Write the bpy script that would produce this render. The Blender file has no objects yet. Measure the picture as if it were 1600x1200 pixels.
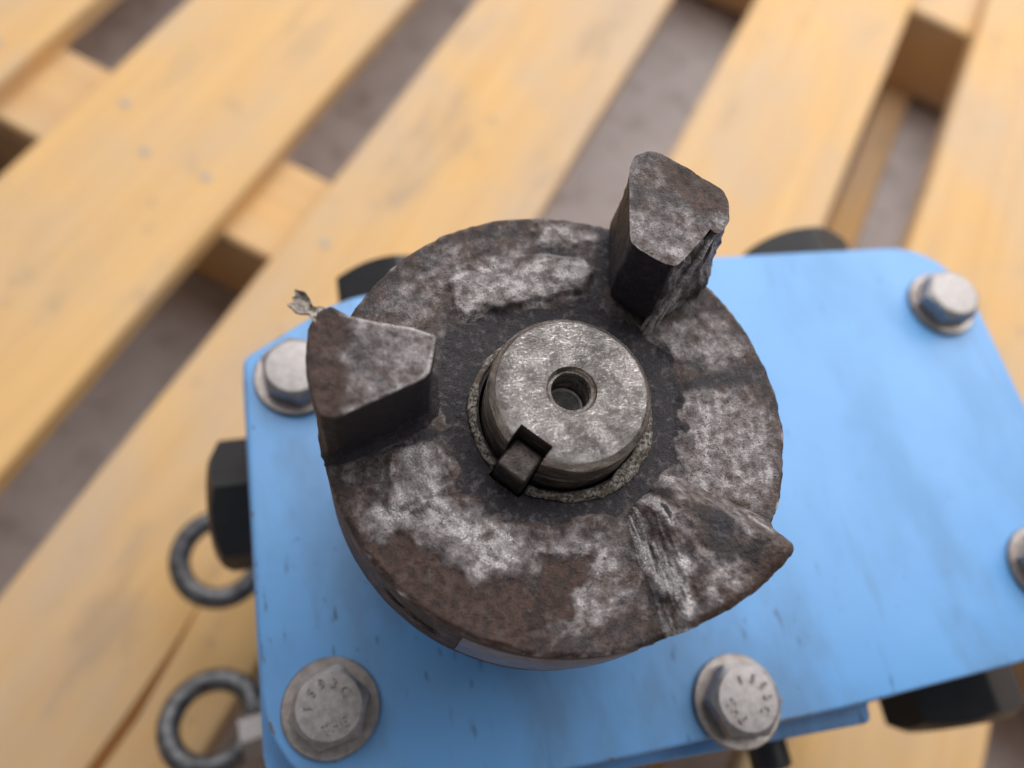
import bpy, bmesh, math, random
import numpy as np
from mathutils import Matrix, Vector, Euler

random.seed(7)
rng = np.random.default_rng(7)
SC = bpy.context.scene
COL = SC.collection
MM = 0.001
PI = math.pi

# ------------------------------------------------------------------ camera
# plan coordinates in millimetres: origin on the output shaft axis, floor at z = 0
R_CAM = np.array([[0.97439663, -0.10238569, 0.20017087],
                  [-0.17433135, -0.90627576, 0.3850621],
                  [0.14198516, -0.41009928, -0.90092108]])
cam_d = bpy.data.cameras.new('camera')
cam = bpy.data.objects.new('camera', cam_d)
COL.objects.link(cam)
rt, upv, bk = R_CAM @ [1, 0, 0], R_CAM @ [0, -1, 0], R_CAM @ [0, 0, -1]
M = Matrix(((rt[0], upv[0], bk[0], -36.9 * MM), (rt[1], upv[1], bk[1], -49.5 * MM),
            (rt[2], upv[2], bk[2], 450 * MM), (0, 0, 0, 1)))
cam.matrix_world = M
cam_d.sensor_fit = 'HORIZONTAL'
cam_d.sensor_width = 36
cam_d.lens = 36 * 1250 / 1600
cam_d.clip_start = 0.005
cam_d.clip_end = 60
cam_d.dof.use_dof = True
cam_d.dof.focus_distance = 0.142
cam_d.dof.aperture_fstop = 7.5
SC.camera = cam

# ------------------------------------------------------------------ light
W = bpy.data.worlds.new('World')
SC.world = W
W.use_nodes = True
bg = W.node_tree.nodes['Background']
bg.inputs[0].default_value = (0.93, 0.95, 1.0, 1)
bg.inputs[1].default_value = 0.20


def area_lamp(loc, size, power, target=(0, 0, 0.2), col=(1, 0.98, 0.95)):
    d = bpy.data.lights.new('area_lamp', 'AREA')
    d.shape = 'RECTANGLE'
    d.size, d.size_y = size
    d.energy = power
    d.color = col
    o = bpy.data.objects.new('area_lamp', d)
    COL.objects.link(o)
    o.location = loc
    o.rotation_euler = (Vector(target) - Vector(loc)).to_track_quat('-Z', 'Y').to_euler()
    return o


area_lamp((0.66, 0.74, 1.15), (1.9, 1.6), 30)  # low lamp added at the far right to make brightness fall off
area_lamp((-0.6, 1.9, 2.5), (3.2, 2.0), 34)  # ceiling light on the far side

SC.view_settings.view_transform = 'Standard'
SC.view_settings.look = 'None'
SC.view_settings.gamma = 1
SC.view_settings.exposure = 0
SC.view_settings.use_curve_mapping = False

# heights (mm above the floor)
Z_PALLET, Z_COVER, Z_FACE, Z_SHAFT = 100.0, 263.0, 319.5, 329.0


# ------------------------------------------------------------------ numeric noise
def _hash(ix, iy, iz, seed):
    n = (ix.astype(np.int64) * 374761393 + iy.astype(np.int64) * 668265263 + iz.astype(np.int64) * 2147483647 + seed * 974711) & 0xffffffff
    n = ((n ^ (n >> 13)) * 1274126177) & 0xffffffff
    n = (n ^ (n >> 16)) & 0xffffffff
    n = ((n ^ (n >> 15)) * 2246822519) & 0xffffffff
    return ((n ^ (n >> 13)) & 0xffff) / 65535.0


def vnoise(p, scale, seed=0):
    q = np.asarray(p, float) * scale
    i = np.floor(q)
    f = q - i
    f = f * f * (3 - 2 * f)
    ix, iy, iz = (i[:, k].astype(np.int64) for k in range(3))
    r = 0
    for dx in (0, 1):
        for dy in (0, 1):
            for dz in (0, 1):
                w = (f[:, 0] if dx else 1 - f[:, 0]) * (f[:, 1] if dy else 1 - f[:, 1]) * (f[:, 2] if dz else 1 - f[:, 2])
                r = r + w * _hash(ix + dx, iy + dy, iz + dz, seed)
    return r * 2 - 1


def fbm(p, scale, octs=4, seed=0, gain=0.5):
    a, t, s = 1.0, 0, 0
    for o in range(octs):
        t = t + a * vnoise(p, scale * 2 ** o, seed + o * 17)
        s += a
        a *= gain
    return t / s


def sdf_poly(p, poly):
    """signed distance (positive inside) of points p (n,2) to a polygon"""
    poly = np.asarray(poly, float)
    d = np.full(len(p), 1e9)
    inside = np.zeros(len(p), bool)
    n = len(poly)
    for k in range(n):
        a, b = poly[k], poly[(k + 1) % n]
        e = b - a
        w = p - a
        t = np.clip((w @ e) / (e @ e), 0, 1)
        d = np.minimum(d, np.hypot(*(w - t[:, None] * e).T))
        c = ((a[1] <= p[:, 1]) != (b[1] <= p[:, 1]))
        with np.errstate(divide='ignore', invalid='ignore'):
            xx = a[0] + (p[:, 1] - a[1]) / (b[1] - a[1]) * e[0]
        inside ^= c & (p[:, 0] < xx)
    return np.where(inside, d, -d)


def sstep(x, a, b):
    t = np.clip((np.asarray(x, float) - a) / (b - a), 0, 1)
    return t * t * (3 - 2 * t)


# ------------------------------------------------------------------ mesh helpers
def mesh_obj(name, verts, faces, mat, parent=None, smooth=True, sharp=35, attrs=None):
    """verts in millimetres"""
    me = bpy.data.meshes.new(name)
    me.from_pydata([tuple(float(c) * MM for c in v) for v in verts], [], [tuple(int(i) for i in f) for f in faces])
    bm = bmesh.new()
    bm.from_mesh(me)
    bmesh.ops.recalc_face_normals(bm, faces=bm.faces)
    bm.to_mesh(me)
    bm.free()
    if smooth:
        me.polygons.foreach_set('use_smooth', [True] * len(me.polygons))
        if sharp:
            me.set_sharp_from_angle(angle=math.radians(sharp))
    if attrs:
        for k, v in attrs.items():
            a = me.attributes.new(k, 'FLOAT', 'POINT')
            a.data.foreach_set('value', np.asarray(v, np.float32))
    me.materials.append(mat)
    o = bpy.data.objects.new(name, me)
    COL.objects.link(o)
    if parent:
        o.parent = parent
    return o


def empty(name, loc, label, cat):
    o = bpy.data.objects.new(name, None)
    COL.objects.link(o)
    o.location = [c * MM for c in loc]
    o.empty_display_size = 0.02
    o['label'] = label
    o['category'] = cat
    return o


def put(o, loc, rot=(0, 0, 0)):
    o.location = [c * MM for c in loc]
    o.rotation_euler = rot
    return o


def loops_mesh(loops, cap0=True, cap1=True):
    """stack of closed loops (k, n, 3) -> verts, faces"""
    n = len(loops[0])
    v = np.concatenate([np.asarray(l, float) for l in loops])
    f = []
    for k in range(len(loops) - 1):
        for i in range(n):
            j = (i + 1) % n
            f.append((k * n + i, k * n + j, (k + 1) * n + j, (k + 1) * n + i))
    if cap0:
        f.append(tuple(range(n))[::-1])
    if cap1:
        b = (len(loops) - 1) * n
        f.append(tuple(range(b, b + n)))
    return v, f


def ring(r, z, n):
    t = np.arange(n) * 2 * PI / n
    return np.c_[r * np.cos(t), r * np.sin(t), np.full(n, float(z))]


def lathe(profile, n=64, cap0=True, cap1=True):
    return loops_mesh([ring(r, z, n) for r, z in profile], cap0, cap1)


def rounded(poly, rads, seg=6):
    """round the corners of a polygon (CCW)"""
    poly = np.asarray(poly, float)
    out = []
    n = len(poly)
    for k in range(n):
        p, a, b = poly[k], poly[k - 1], poly[(k + 1) % n]
        r = rads[k] if hasattr(rads, '__len__') else rads
        if r <= 0:
            out.append(p)
            continue
        u, w = (a - p) / np.linalg.norm(a - p), (b - p) / np.linalg.norm(b - p)
        th = math.acos(np.clip(u @ w, -1, 1))
        t = r / math.tan(th / 2)
        s, e = p + u * t, p + w * t
        c = p + (u + w) / np.linalg.norm(u + w) * r / math.sin(th / 2)
        a0 = math.atan2(*(s - c)[::-1])
        a1 = math.atan2(*(e - c)[::-1])
        da = (a1 - a0 + PI) % (2 * PI) - PI
        for q in range(seg + 1):
            g = a0 + da * q / seg
            out.append(c + r * np.array([math.cos(g), math.sin(g)]))
    return np.array(out)


def inset(loop, d):
    loop = np.asarray(loop, float)
    nx = np.roll(loop, -1, 0)
    pv = np.roll(loop, 1, 0)
    t = nx - pv
    t /= np.maximum(np.linalg.norm(t, axis=1), 1e-9)[:, None]
    nrm = np.c_[-t[:, 1], t[:, 0]]
    return loop + nrm * d


def prism(loop, z0, z1, bev=0.8, bev0=0.0):
    L = []
    def lp(d, z):
        q = inset(loop, d)
        return np.c_[q, np.full(len(q), float(z))]
    if bev0 > 0:
        for k in (0, 1, 2):
            a = PI / 2 * k / 3
            L.append(lp(bev0 * (1 - math.sin(a)), z0 + bev0 * (1 - math.cos(a))))
        L.append(lp(0, z0 + bev0))
    else:
        L.append(lp(0, z0))
    for k in range(4):
        a = PI / 2 * k / 3
        L.append(lp(bev * (1 - math.cos(a)), z1 - bev * (1 - math.sin(a))))
    return loops_mesh(L)


def subdivide_loop(poly, seg, smooth=2):
    """densify a polygon to ~seg mm steps, soften its corners"""
    poly = np.asarray(poly, float)
    out = []
    n = len(poly)
    for k in range(n):
        a, b = poly[k], poly[(k + 1) % n]
        for q in range(seg):
            out.append(a + (b - a) * q / seg)
    out = np.array(out)
    for _ in range(smooth):
        out = 0.5 * out + 0.25 * (np.roll(out, 1, 0) + np.roll(out, -1, 0))
    return out


# ------------------------------------------------------------------ material helpers
class NT:
    def __init__(self, name):
        self.m = bpy.data.materials.new(name)
        self.m.use_nodes = True
        self.t = self.m.node_tree
        self.b = self.t.nodes['Principled BSDF']
        tc = self.t.nodes.new('ShaderNodeTexCoord')
        mp = self.t.nodes.new('ShaderNodeMapping')
        mp.inputs['Scale'].default_value = (1000, 1000, 1000)
        self.t.links.new(tc.outputs['Object'], mp.inputs['Vector'])
        self.co = mp.outputs['Vector']

    def link(self, a, b):
        if isinstance(a, (int, float)):
            b.default_value = a
        elif isinstance(a, tuple):
            b.default_value = a if len(a) == 4 or b.type == 'VECTOR' else a + (1,)
        else:
            self.t.links.new(a, b)

    def map(self, scale, rot=(0, 0, 0)):
        mp = self.t.nodes.new('ShaderNodeMapping')
        mp.inputs['Scale'].default_value = scale
        mp.inputs['Rotation'].default_value = rot
        self.t.links.new(self.co, mp.inputs['Vector'])
        return mp.outputs['Vector']

    def noise(self, scale, detail=4, rough=0.55, co=None, dist=0.0):
        n = self.t.nodes.new('ShaderNodeTexNoise')
        n.inputs['Scale'].default_value = scale
        n.inputs['Detail'].default_value = detail
        n.inputs['Roughness'].default_value = rough
        n.inputs['Distortion'].default_value = dist
        self.t.links.new(co or self.co, n.inputs['Vector'])
        return n.outputs['Fac']

    def voronoi(self, scale, feature='F1', co=None):
        n = self.t.nodes.new('ShaderNodeTexVoronoi')
        n.feature = feature
        n.inputs['Scale'].default_value = scale
        self.t.links.new(co or self.co, n.inputs['Vector'])
        return n.outputs['Distance']

    def wave(self, scale, dist=0, detail=2, dscale=1, co=None, kind='BANDS', direction='X'):
        n = self.t.nodes.new('ShaderNodeTexWave')
        n.wave_type = kind
        if kind == 'BANDS':
            n.bands_direction = direction
        else:
            n.rings_direction = direction
        n.inputs['Scale'].default_value = scale
        n.inputs['Distortion'].default_value = dist
        n.inputs['Detail'].default_value = detail
        n.inputs['Detail Scale'].default_value = dscale
        self.t.links.new(co or self.co, n.inputs['Vector'])
        return n.outputs['Fac']

    def attr(self, name):
        n = self.t.nodes.new('ShaderNodeAttribute')
        n.attribute_name = name
        return n.outputs['Fac']

    def math(self, op, a, b=0.0, c=None):
        n = self.t.nodes.new('ShaderNodeMath')
        n.operation = op
        self.link(a, n.inputs[0])
        self.link(b, n.inputs[1])
        if c is not None:
            self.link(c, n.inputs[2])
        return n.outputs[0]

    def ramp(self, x, a, b, lo=0.0, hi=1.0):
        n = self.t.nodes.new('ShaderNodeMapRange')
        n.interpolation_type = 'SMOOTHSTEP'
        n.inputs['From Min'].default_value = a
        n.inputs['From Max'].default_value = b
        n.inputs['To Min'].default_value = lo
        n.inputs['To Max'].default_value = hi
        self.link(x, n.inputs['Value'])
        return n.outputs['Result']

    def mix(self, f, a, b):
        n = self.t.nodes.new('ShaderNodeMix')
        n.data_type = 'RGBA'
        self.link(f, n.inputs[0])
        self.link(a, n.inputs[6])
        self.link(b, n.inputs[7])
        return n.outputs[2]

    def bump(self, h, dist, strength=1.0, normal=None):
        n = self.t.nodes.new('ShaderNodeBump')
        n.inputs['Distance'].default_value = dist * MM
        n.inputs['Strength'].default_value = strength
        self.link(h, n.inputs['Height'])
        if normal is not None:
            self.link(normal, n.inputs['Normal'])
        return n.outputs['Normal']

    def out(self, col=None, rough=None, metal=None, normal=None, spec=None, coat=None):
        for k, v in (('Base Color', col), ('Roughness', rough), ('Metallic', metal), ('Normal', normal), ('Specular IOR Level', spec), ('Coat Weight', coat)):
            if v is not None:
                self.link(v, self.b.inputs[k])
        return self.m


def mat_iron():
    """worn cast iron: brown oxide, bare grey metal, black rubber deposit (also shade painted on the jaw sides); the shapes come from mesh attributes"""
    n = NT('worn_cast_iron')
    big = n.noise(0.13, 4, 0.6)
    fb = n.noise(0.38, 9, 0.66)
    cloud = n.noise(0.8, 7, 0.62)
    fine = n.noise(3.0, 4, 0.6)
    grit = n.noise(4.2, 3, 0.6)
    wear, dark, rust = n.attr('wear'), n.attr('dark'), n.attr('rust')
    def cen(x, k):
        return n.math('MULTIPLY', n.math('SUBTRACT', x, 0.5), k)
    v = n.math('ADD', n.math('ADD', wear, cen(fb, 2.4)), n.math('ADD', cen(cloud, 0.8), cen(fine, 0.9)))
    col = n.mix(n.ramp(big, 0.40, 0.60), (0.029, 0.019, 0.018), (0.036, 0.029, 0.031))
    col = n.mix(n.ramp(v, 0.02, 0.42), col, n.mix(n.ramp(n.noise(0.22, 4), 0.42, 0.58), (0.092, 0.062, 0.054), (0.086, 0.073, 0.077)))
    col = n.mix(n.ramp(v, 0.38, 0.76), col, (0.205, 0.180, 0.181))
    col = n.mix(n.ramp(v, 0.72, 1.15), col, (0.42, 0.388, 0.393))
    spark = n.math('MULTIPLY', n.ramp(wear, 0.72, 1.0), n.ramp(grit, 0.50, 0.62))
    col = n.mix(n.math('MULTIPLY', spark, n.ramp(v, 0.6, 1.05, 0, 0.95)), col, (0.86, 0.83, 0.83))  # white glints painted into the colour of the worn metal
    # yellow brown oil stain
    col = n.mix(n.ramp(n.noise(0.26, 6, 0.65), 0.55, 0.68, 0, 0.5), col, (0.085, 0.055, 0.038))
    r = n.math('ADD', rust, n.math('ADD', cen(n.noise(0.30, 6, 0.65), 1.7), cen(cloud, 0.6)))
    rm = n.ramp(r, 0.36, 0.92)
    rcol = n.mix(n.ramp(cloud, 0.34, 0.66), (0.034, 0.020, 0.017), (0.090, 0.048, 0.037))
    rcol = n.mix(n.ramp(fb, 0.54, 0.70, 0, 0.65), rcol, (0.120, 0.095, 0.086))
    rcol = n.mix(n.ramp(fine, 0.60, 0.74, 0, 0.35), rcol, (0.17, 0.14, 0.125))
    col = n.mix(n.math('MULTIPLY', rm, 0.9), col, rcol)
    d = n.math('ADD', dark, n.math('ADD', cen(fb, 1.1), cen(cloud, 0.6)))
    dm = n.ramp(d, 0.36, 0.70)
    dcol = n.mix(n.ramp(fine, 0.4, 0.7), (0.019, 0.016, 0.020), (0.046, 0.040, 0.049))
    dcol = n.mix(n.math('MULTIPLY', n.ramp(n.noise(0.6, 7, 0.68), 0.50, 0.70, 0, 0.7), n.ramp(dark, 1.02, 1.2, 1, 0)), dcol, (0.165, 0.145, 0.158))
    col = n.mix(dm, col, dcol)
    pits = n.ramp(n.noise(1.3, 3, 0.5), 0.29, 0.36, 1, 0)
    col = n.mix(n.math('MULTIPLY', pits, 0.6), col, (0.026, 0.020, 0.019))
    h = n.math('ADD', n.math('MULTIPLY', fine, 0.55), n.math('MULTIPLY', grit, 0.30))
    h = n.math('ADD', h, n.math('ADD', n.math('MULTIPLY', cloud, 0.7), n.math('MULTIPLY', fb, 0.9)))
    h = n.math('SUBTRACT', h, n.math('MULTIPLY', pits, 0.3))
    nb = n.bump(h, 0.42, 1.0)
    rough = n.math('SUBTRACT', n.math('ADD', n.math('MULTIPLY', fine, 0.2), 0.44), n.math('MULTIPLY', spark, 0.20))
    metal = n.math('MULTIPLY', n.ramp(v, 0.4, 1.0), n.math('SUBTRACT', 0.45, n.math('MULTIPLY', dm, 0.35)))
    metal = n.math('MAXIMUM', metal, n.math('MULTIPLY', spark, 0.7))
    return n.out(col, rough, metal, nb, 0.35)


def mat_torn():
    n = NT('torn_iron')
    st = n.noise(1.2, 5, 0.6, n.map((1.0, 1.0, 0.16)))
    fine = n.noise(3.0, 4, 0.6)
    col = n.mix(n.ramp(st, 0.35, 0.62), (0.090, 0.072, 0.062), (0.42, 0.37, 0.33))
    col = n.mix(n.ramp(fine, 0.55, 0.75, 0, 0.4), col, (0.45, 0.42, 0.40))
    return n.out(col, 0.42, 0.45, n.bump(n.math('ADD', st, n.math('MULTIPLY', fine, 0.3)), 0.5), 0.4)


def mat_crud():
    n = NT('dried_crud')
    f = n.noise(1.6, 5, 0.7)
    g = n.noise(4.5, 3, 0.7)
    col = n.mix(n.ramp(f, 0.38, 0.62), (0.045, 0.036, 0.030), (0.52, 0.47, 0.42))
    col = n.mix(n.ramp(n.noise(0.35, 3), 0.5, 0.64, 0, 0.8), col, (0.12, 0.085, 0.055))
    return n.out(col, 0.6, 0.0, n.bump(n.math('ADD', f, g), 0.5), 0.4)


def mat_shaft():
    n = NT('scratched_steel')
    geo = n.t.nodes.new('ShaderNodeNewGeometry')
    # long scratches in several directions
    sc = None
    for k, (a, s) in enumerate(((0.4, 0.9), (1.5, 0.8), (2.4, 1.0), (-0.5, 0.8))):
        v = n.noise(s, 4, 0.6, n.map((0.5, 2.2, 1), (0, 0, a)), 1.6)
        e = n.ramp(n.math('ABSOLUTE', n.math('SUBTRACT', v, 0.5)), 0.0, 0.022, 1, 0)
        sc = e if sc is None else n.math('MAXIMUM', sc, e)
    blot = n.noise(0.30, 6, 0.65)
    fine = n.noise(2.2, 5, 0.7)
    ringx = n.wave(1.1, 2.5, 3, 1.5, None, 'RINGS', 'Z')
    col = n.mix(n.ramp(blot, 0.34, 0.66), (0.115, 0.098, 0.095), (0.58, 0.53, 0.52))
    col = n.mix(n.ramp(fine, 0.48, 0.66, 0, 0.75), col, (0.085, 0.072, 0.068))
    col = n.mix(n.math('MULTIPLY', sc, 0.6), col, (0.74, 0.70, 0.68))
    # brown varnish on the turned side
    sep = n.t.nodes.new('ShaderNodeSeparateXYZ')
    n.t.links.new(geo.outputs['True Normal'], sep.inputs[0])
    side = n.ramp(n.math('ABSOLUTE', sep.outputs['Z']), 0.62, 1.0, 1, 0)
    st = n.noise(0.8, 4, 0.6, n.map((0.25, 0.25, 2.5)))
    scol = n.mix(n.ramp(st, 0.40, 0.66), (0.06, 0.045, 0.036), (0.46, 0.37, 0.29))
    col = n.mix(n.math('MULTIPLY', side, 0.85), col, scol)
    h = n.math('ADD', n.math('MULTIPLY', sc, -0.5), n.math('MULTIPLY', fine, 0.6))
    h = n.math('ADD', h, n.math('MULTIPLY', ringx, 0.08))
    rough = n.math('SUBTRACT', n.math('ADD', 0.27, n.math('MULTIPLY', blot, 0.2)), n.math('MULTIPLY', side, 0.16))
    return n.out(col, rough, 0.9, n.bump(h, 0.10), 0.5)


def mat_paint():
    n = NT('blue_enamel')
    big = n.noise(0.018, 4, 0.6)
    col = n.mix(n.ramp(big, 0.35, 0.65), (0.145, 0.372, 0.745), (0.162, 0.398, 0.77))
    smear = n.noise(0.045, 4, 0.6, n.map((1.0, 0.45, 1), (0, 0, 0.6)))
    sxyz = n.t.nodes.new('ShaderNodeSeparateXYZ')
    n.t.links.new(n.co, sxyz.inputs[0])
    dirt_and_shade = n.math('MAXIMUM', n.ramp(sxyz.outputs['X'], -30, 60, 1.0, 0.4), n.ramp(sxyz.outputs['Y'], -50, -15, 1.0, 0.4))   # dirt plus painted light falloff, darker to the left and near side
    col = n.mix(n.math('MULTIPLY', n.ramp(smear, 0.42, 0.70, 0, 0.6), dirt_and_shade), col, (0.115, 0.200, 0.33))
    # short scuffs
    sk = n.noise(0.34, 3, 0.5, n.map((1.5, 0.38, 1), (0, 0, 0.55)))
    zone = n.ramp(n.noise(0.022, 2, 0.5), 0.44, 0.60)
    col = n.mix(n.math('MULTIPLY', n.ramp(sk, 0.64, 0.75), n.math('MULTIPLY', zone, n.math('MULTIPLY', dirt_and_shade, 0.75))), col, (0.035, 0.06, 0.10))
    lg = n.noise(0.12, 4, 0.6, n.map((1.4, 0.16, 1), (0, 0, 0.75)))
    col = n.mix(n.math('MULTIPLY', n.ramp(lg, 0.60, 0.74), n.math('MULTIPLY', dirt_and_shade, 0.45)), col, (0.075, 0.11, 0.17))
    sp = n.noise(0.55, 2, 0.5)
    col = n.mix(n.ramp(sp, 0.735, 0.78, 0, 0.6), col, (0.03, 0.045, 0.07))
    chipm = n.math('MULTIPLY', n.attr('edge'), n.ramp(n.noise(0.16, 5, 0.7), 0.56, 0.60))
    col = n.mix(n.math('MULTIPLY', chipm, dirt_and_shade), col, n.mix(n.noise(0.9, 3), (0.035, 0.030, 0.030), (0.30, 0.29, 0.29)))
    orange = n.noise(0.35, 3, 0.5)
    return n.out(col, n.ramp(smear, 0.4, 0.75, 0.36, 0.5), 0.0, n.bump(orange, 0.12, 0.5), 0.5)


def mat_stainless():
    n = NT('stainless_bolt')
    f = n.noise(0.5, 5, 0.65)
    g = n.noise(2.2, 3, 0.6)
    col = n.mix(n.ramp(f, 0.35, 0.65), (0.33, 0.303, 0.300), (0.45, 0.425, 0.425))
    return n.out(col, n.ramp(f, 0.3, 0.7, 0.52, 0.62), 1.0, n.bump(g, 0.05), 0.5)


def mat_washer():
    n = NT('dull_washer')
    f = n.noise(0.4, 5, 0.65)
    col = n.mix(n.ramp(f, 0.35, 0.65), (0.29, 0.252, 0.240), (0.41, 0.37, 0.355))
    return n.out(col, 0.45, 0.9, n.bump(n.noise(2, 3), 0.06), 0.5)


def mat_simple(name, a, b, scale, rough, metal=0.0, bd=0.05):
    n = NT(name)
    f = n.noise(scale, 5, 0.6)
    return n.out(n.mix(n.ramp(f, 0.35, 0.65), a, b), rough, metal, n.bump(n.noise(scale * 4, 4), bd), 0.5)


def mat_wood():
    n = NT('pine_board')
    info = n.t.nodes.new('ShaderNodeObjectInfo')
    # shift the pattern for each board
    add = n.t.nodes.new('ShaderNodeVectorMath')
    add.operation = 'MULTIPLY_ADD'
    comb = n.t.nodes.new('ShaderNodeCombineXYZ')
    for i in range(3):
        n.t.links.new(info.outputs['Random'], comb.inputs[i])
    n.t.links.new(comb.outputs[0], add.inputs[0])
    add.inputs[1].default_value = (900, 700, 300)
    n.t.links.new(n.co, add.inputs[2])
    n.co = add.outputs[0]
    grain = n.noise(0.12, 6, 0.6, n.map((0.04, 1.0, 1.0)), 0.8)
    fine = n.noise(0.5, 4, 0.6, n.map((0.03, 1.0, 1.0)))
    col = n.mix(n.ramp(grain, 0.32, 0.68), (0.74, 0.455, 0.190), (0.66, 0.385, 0.150))
    col = n.mix(n.ramp(fine, 0.5, 0.8, 0, 0.2), col, (0.52, 0.30, 0.13))
    # handled, scuffed areas: greyish and pale
    gz = n.noise(0.012, 5, 0.6, n.map((0.6, 1.0, 1.0)))
    col = n.mix(n.ramp(gz, 0.36, 0.70, 0, 0.8), col, (0.54, 0.405, 0.29))
    st = n.noise(0.045, 3, 0.5)
    col = n.mix(n.ramp(st, 0.63, 0.80, 0, 0.45), col, (0.26, 0.20, 0.17))
    scf = n.noise(0.03, 5, 0.65, n.map((0.35, 1.0, 1.0), (0, 0, 0.3)))
    col = n.mix(n.ramp(scf, 0.54, 0.70, 0, 0.55), col, (0.40, 0.29, 0.20))
    var = n.ramp(info.outputs['Random'], 0, 1, 0.0, 0.14)
    col = n.mix(var, col, (0.85, 0.58, 0.30))
    return n.out(col, 0.6, 0.0, n.bump(n.math('ADD', grain, fine), 0.4), 0.3)


def mat_concrete():
    n = NT('concrete_floor')
    f = n.noise(0.02, 6, 0.65)
    g = n.noise(0.3, 4, 0.6)
    col = n.mix(n.ramp(f, 0.3, 0.7), (0.60, 0.55, 0.555), (0.70, 0.65, 0.66))
    return n.out(n.mix(n.ramp(n.noise(0.05, 6, 0.7), 0.48, 0.68, 0, 0.5), col, (0.30, 0.25, 0.23)), 0.75, 0.0, n.bump(g, 0.3), 0.3)


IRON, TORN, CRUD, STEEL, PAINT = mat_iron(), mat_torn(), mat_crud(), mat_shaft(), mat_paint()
STAINLESS, WASHER, WOOD, CONCRETE = mat_stainless(), mat_washer(), mat_wood(), mat_concrete()
BLACK = mat_simple('black_plastic', (0.010, 0.010, 0.012), (0.016, 0.015, 0.018), 0.2, 0.42)
EYE = mat_simple('galvanised_eyebolt', (0.08, 0.08, 0.085), (0.19, 0.19, 0.20), 0.25, 0.45, 0.8)
KEYM = mat_simple('dark_key_steel', (0.030, 0.023, 0.022), (0.080, 0.064, 0.060), 0.6, 0.38, 0.6, 0.15)
NAILM = mat_simple('grey_nail', (0.38, 0.30, 0.24), (0.50, 0.40, 0.31), 0.6, 0.6, 0.1)
BRIGHT = mat_simple('lit_hole_steel', (0.55, 0.53, 0.52), (0.72, 0.70, 0.69), 0.8, 0.38, 0.5, 0.03)
BAND = mat_simple('turned_flat', (0.13, 0.17, 0.27), (0.20, 0.24, 0.35), 0.4, 0.45, 0.3, 0.04)

# ================================================================== SETTING: floor
fl = mesh_obj('floor', [(-4000, -4000, 18), (4000, -4000, 18), (4000, 4000, 18), (-4000, 4000, 18)], [(0, 1, 2, 3)], CONCRETE, None, False)
fl['kind'] = 'structure'

# ================================================================== PALLET
FOOT = np.array([-36.9, -49.5])


def un(u, n, z):
    p = FOOT + u * np.array([0.6, 0.8]) + n * np.array([0.8, -0.6])
    return (p[0], p[1], z)


pallet = empty('shipping_pallet', un(250, -30, 18), 'pale yellow pine slatted pallet standing on the concrete floor', 'pallet')
PROT = math.atan2(0.8, 0.6)
pallet.rotation_euler = (0, 0, PROT)
# pallet local axes: x along the deck boards (u), y = -n


def board(name, u0, u1, n0, n1, z0, z1, split=None, seed=0):
    """a board with slightly worn, wavering edges; local frame of the pallet"""
    uc, nc, w = (u0 + u1) / 2, (n0 + n1) / 2, abs(n1 - n0)
    ns = 60 if (u1 - u0) > 200 else 12
    us = np.linspace(u0 - uc, u1 - uc, ns)
    h = z1 - z0
    e = 1.6
    prof = [(-w / 2, 0), (-w / 2, h - e), (-w / 2 + e, h)]
    if split:
        c, hw, dp = split[0], split[1], split[2]
        prof += [(c - hw, h), (c, h - 0.01), (c + hw, h)]
    prof += [(w / 2 - e, h), (w / 2, h - e), (w / 2, 0)]
    v = []
    for i, u in enumerate(us):
        wob = 0.8 * math.sin(u * 0.013 + seed) + 0.5 * math.sin(u * 0.041 + seed * 2)
        for k, (a, z) in enumerate(prof):
            if split and 3 <= k <= 5:
                s = sstep(split[4] - u, 0, 60) * sstep(u - split[3], 0, 30)
                a = split[0] + (a - split[0]) * (0.05 + 0.95 * s) + 1.4 * math.sin(u * 0.05)
                if k == 4:
                    z = h - split[2] * s - 0.02
            v.append((u, a + wob * 0.4, z))
    m = len(prof)
    f = []
    for i in range(ns - 1):
        for k in range(m):
            j = (k + 1) % m
            f.append((i * m + k, i * m + j, (i + 1) * m + j, (i + 1) * m + k))
    f.append(tuple(range(m)))
    f.append(tuple(range((ns - 1) * m, ns * m))[::-1])
    o = mesh_obj(name, v, f, WOOD, pallet, True, 30)
    put(o, (uc - 250, -(nc + 30), z0 - 18))
    return o


DECK = [(-545, -445), (-440, -339), (-300, -197.5), (-163.6, -60), (-13, 84), (132, 232), (282, 384), (432, 532)]
deck = []
for i, (a, b) in enumerate(DECK):
    # board local y runs towards -n
    sp = (-(-93 - (a + b) / 2), 2.6, 9.0, -480 - 250, 20 - 250) if i == 3 else None   # the split board left of the reducer
    deck.append(board('deck_board', -480 + (i * 37) % 9, 980 - (i * 23) % 11, a, b, 89, Z_PALLET + (0.6 if i % 2 else 0), sp, i * 1.7))
STR = [(-238, -178), (170.8, 229), (578, 637), (880, 940)]
for k, (a, b) in enumerate(STR):
    o = board('stringer', -545, 532, a, b, 28.3, 88.7, None, 3.1 + k)   # length across the deck
    put(o, ((a + b) / 2 - 250, -((-545 + 532) / 2 + 30), 10.3), (0, 0, PI / 2))
for k, (a, b) in enumerate([(-545, -445), (-8, 84), (104, 126), (432, 532)]):
    board('bottom_board', -480, 980, a, b, 18.3, 28, None, 5 + k)
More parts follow.
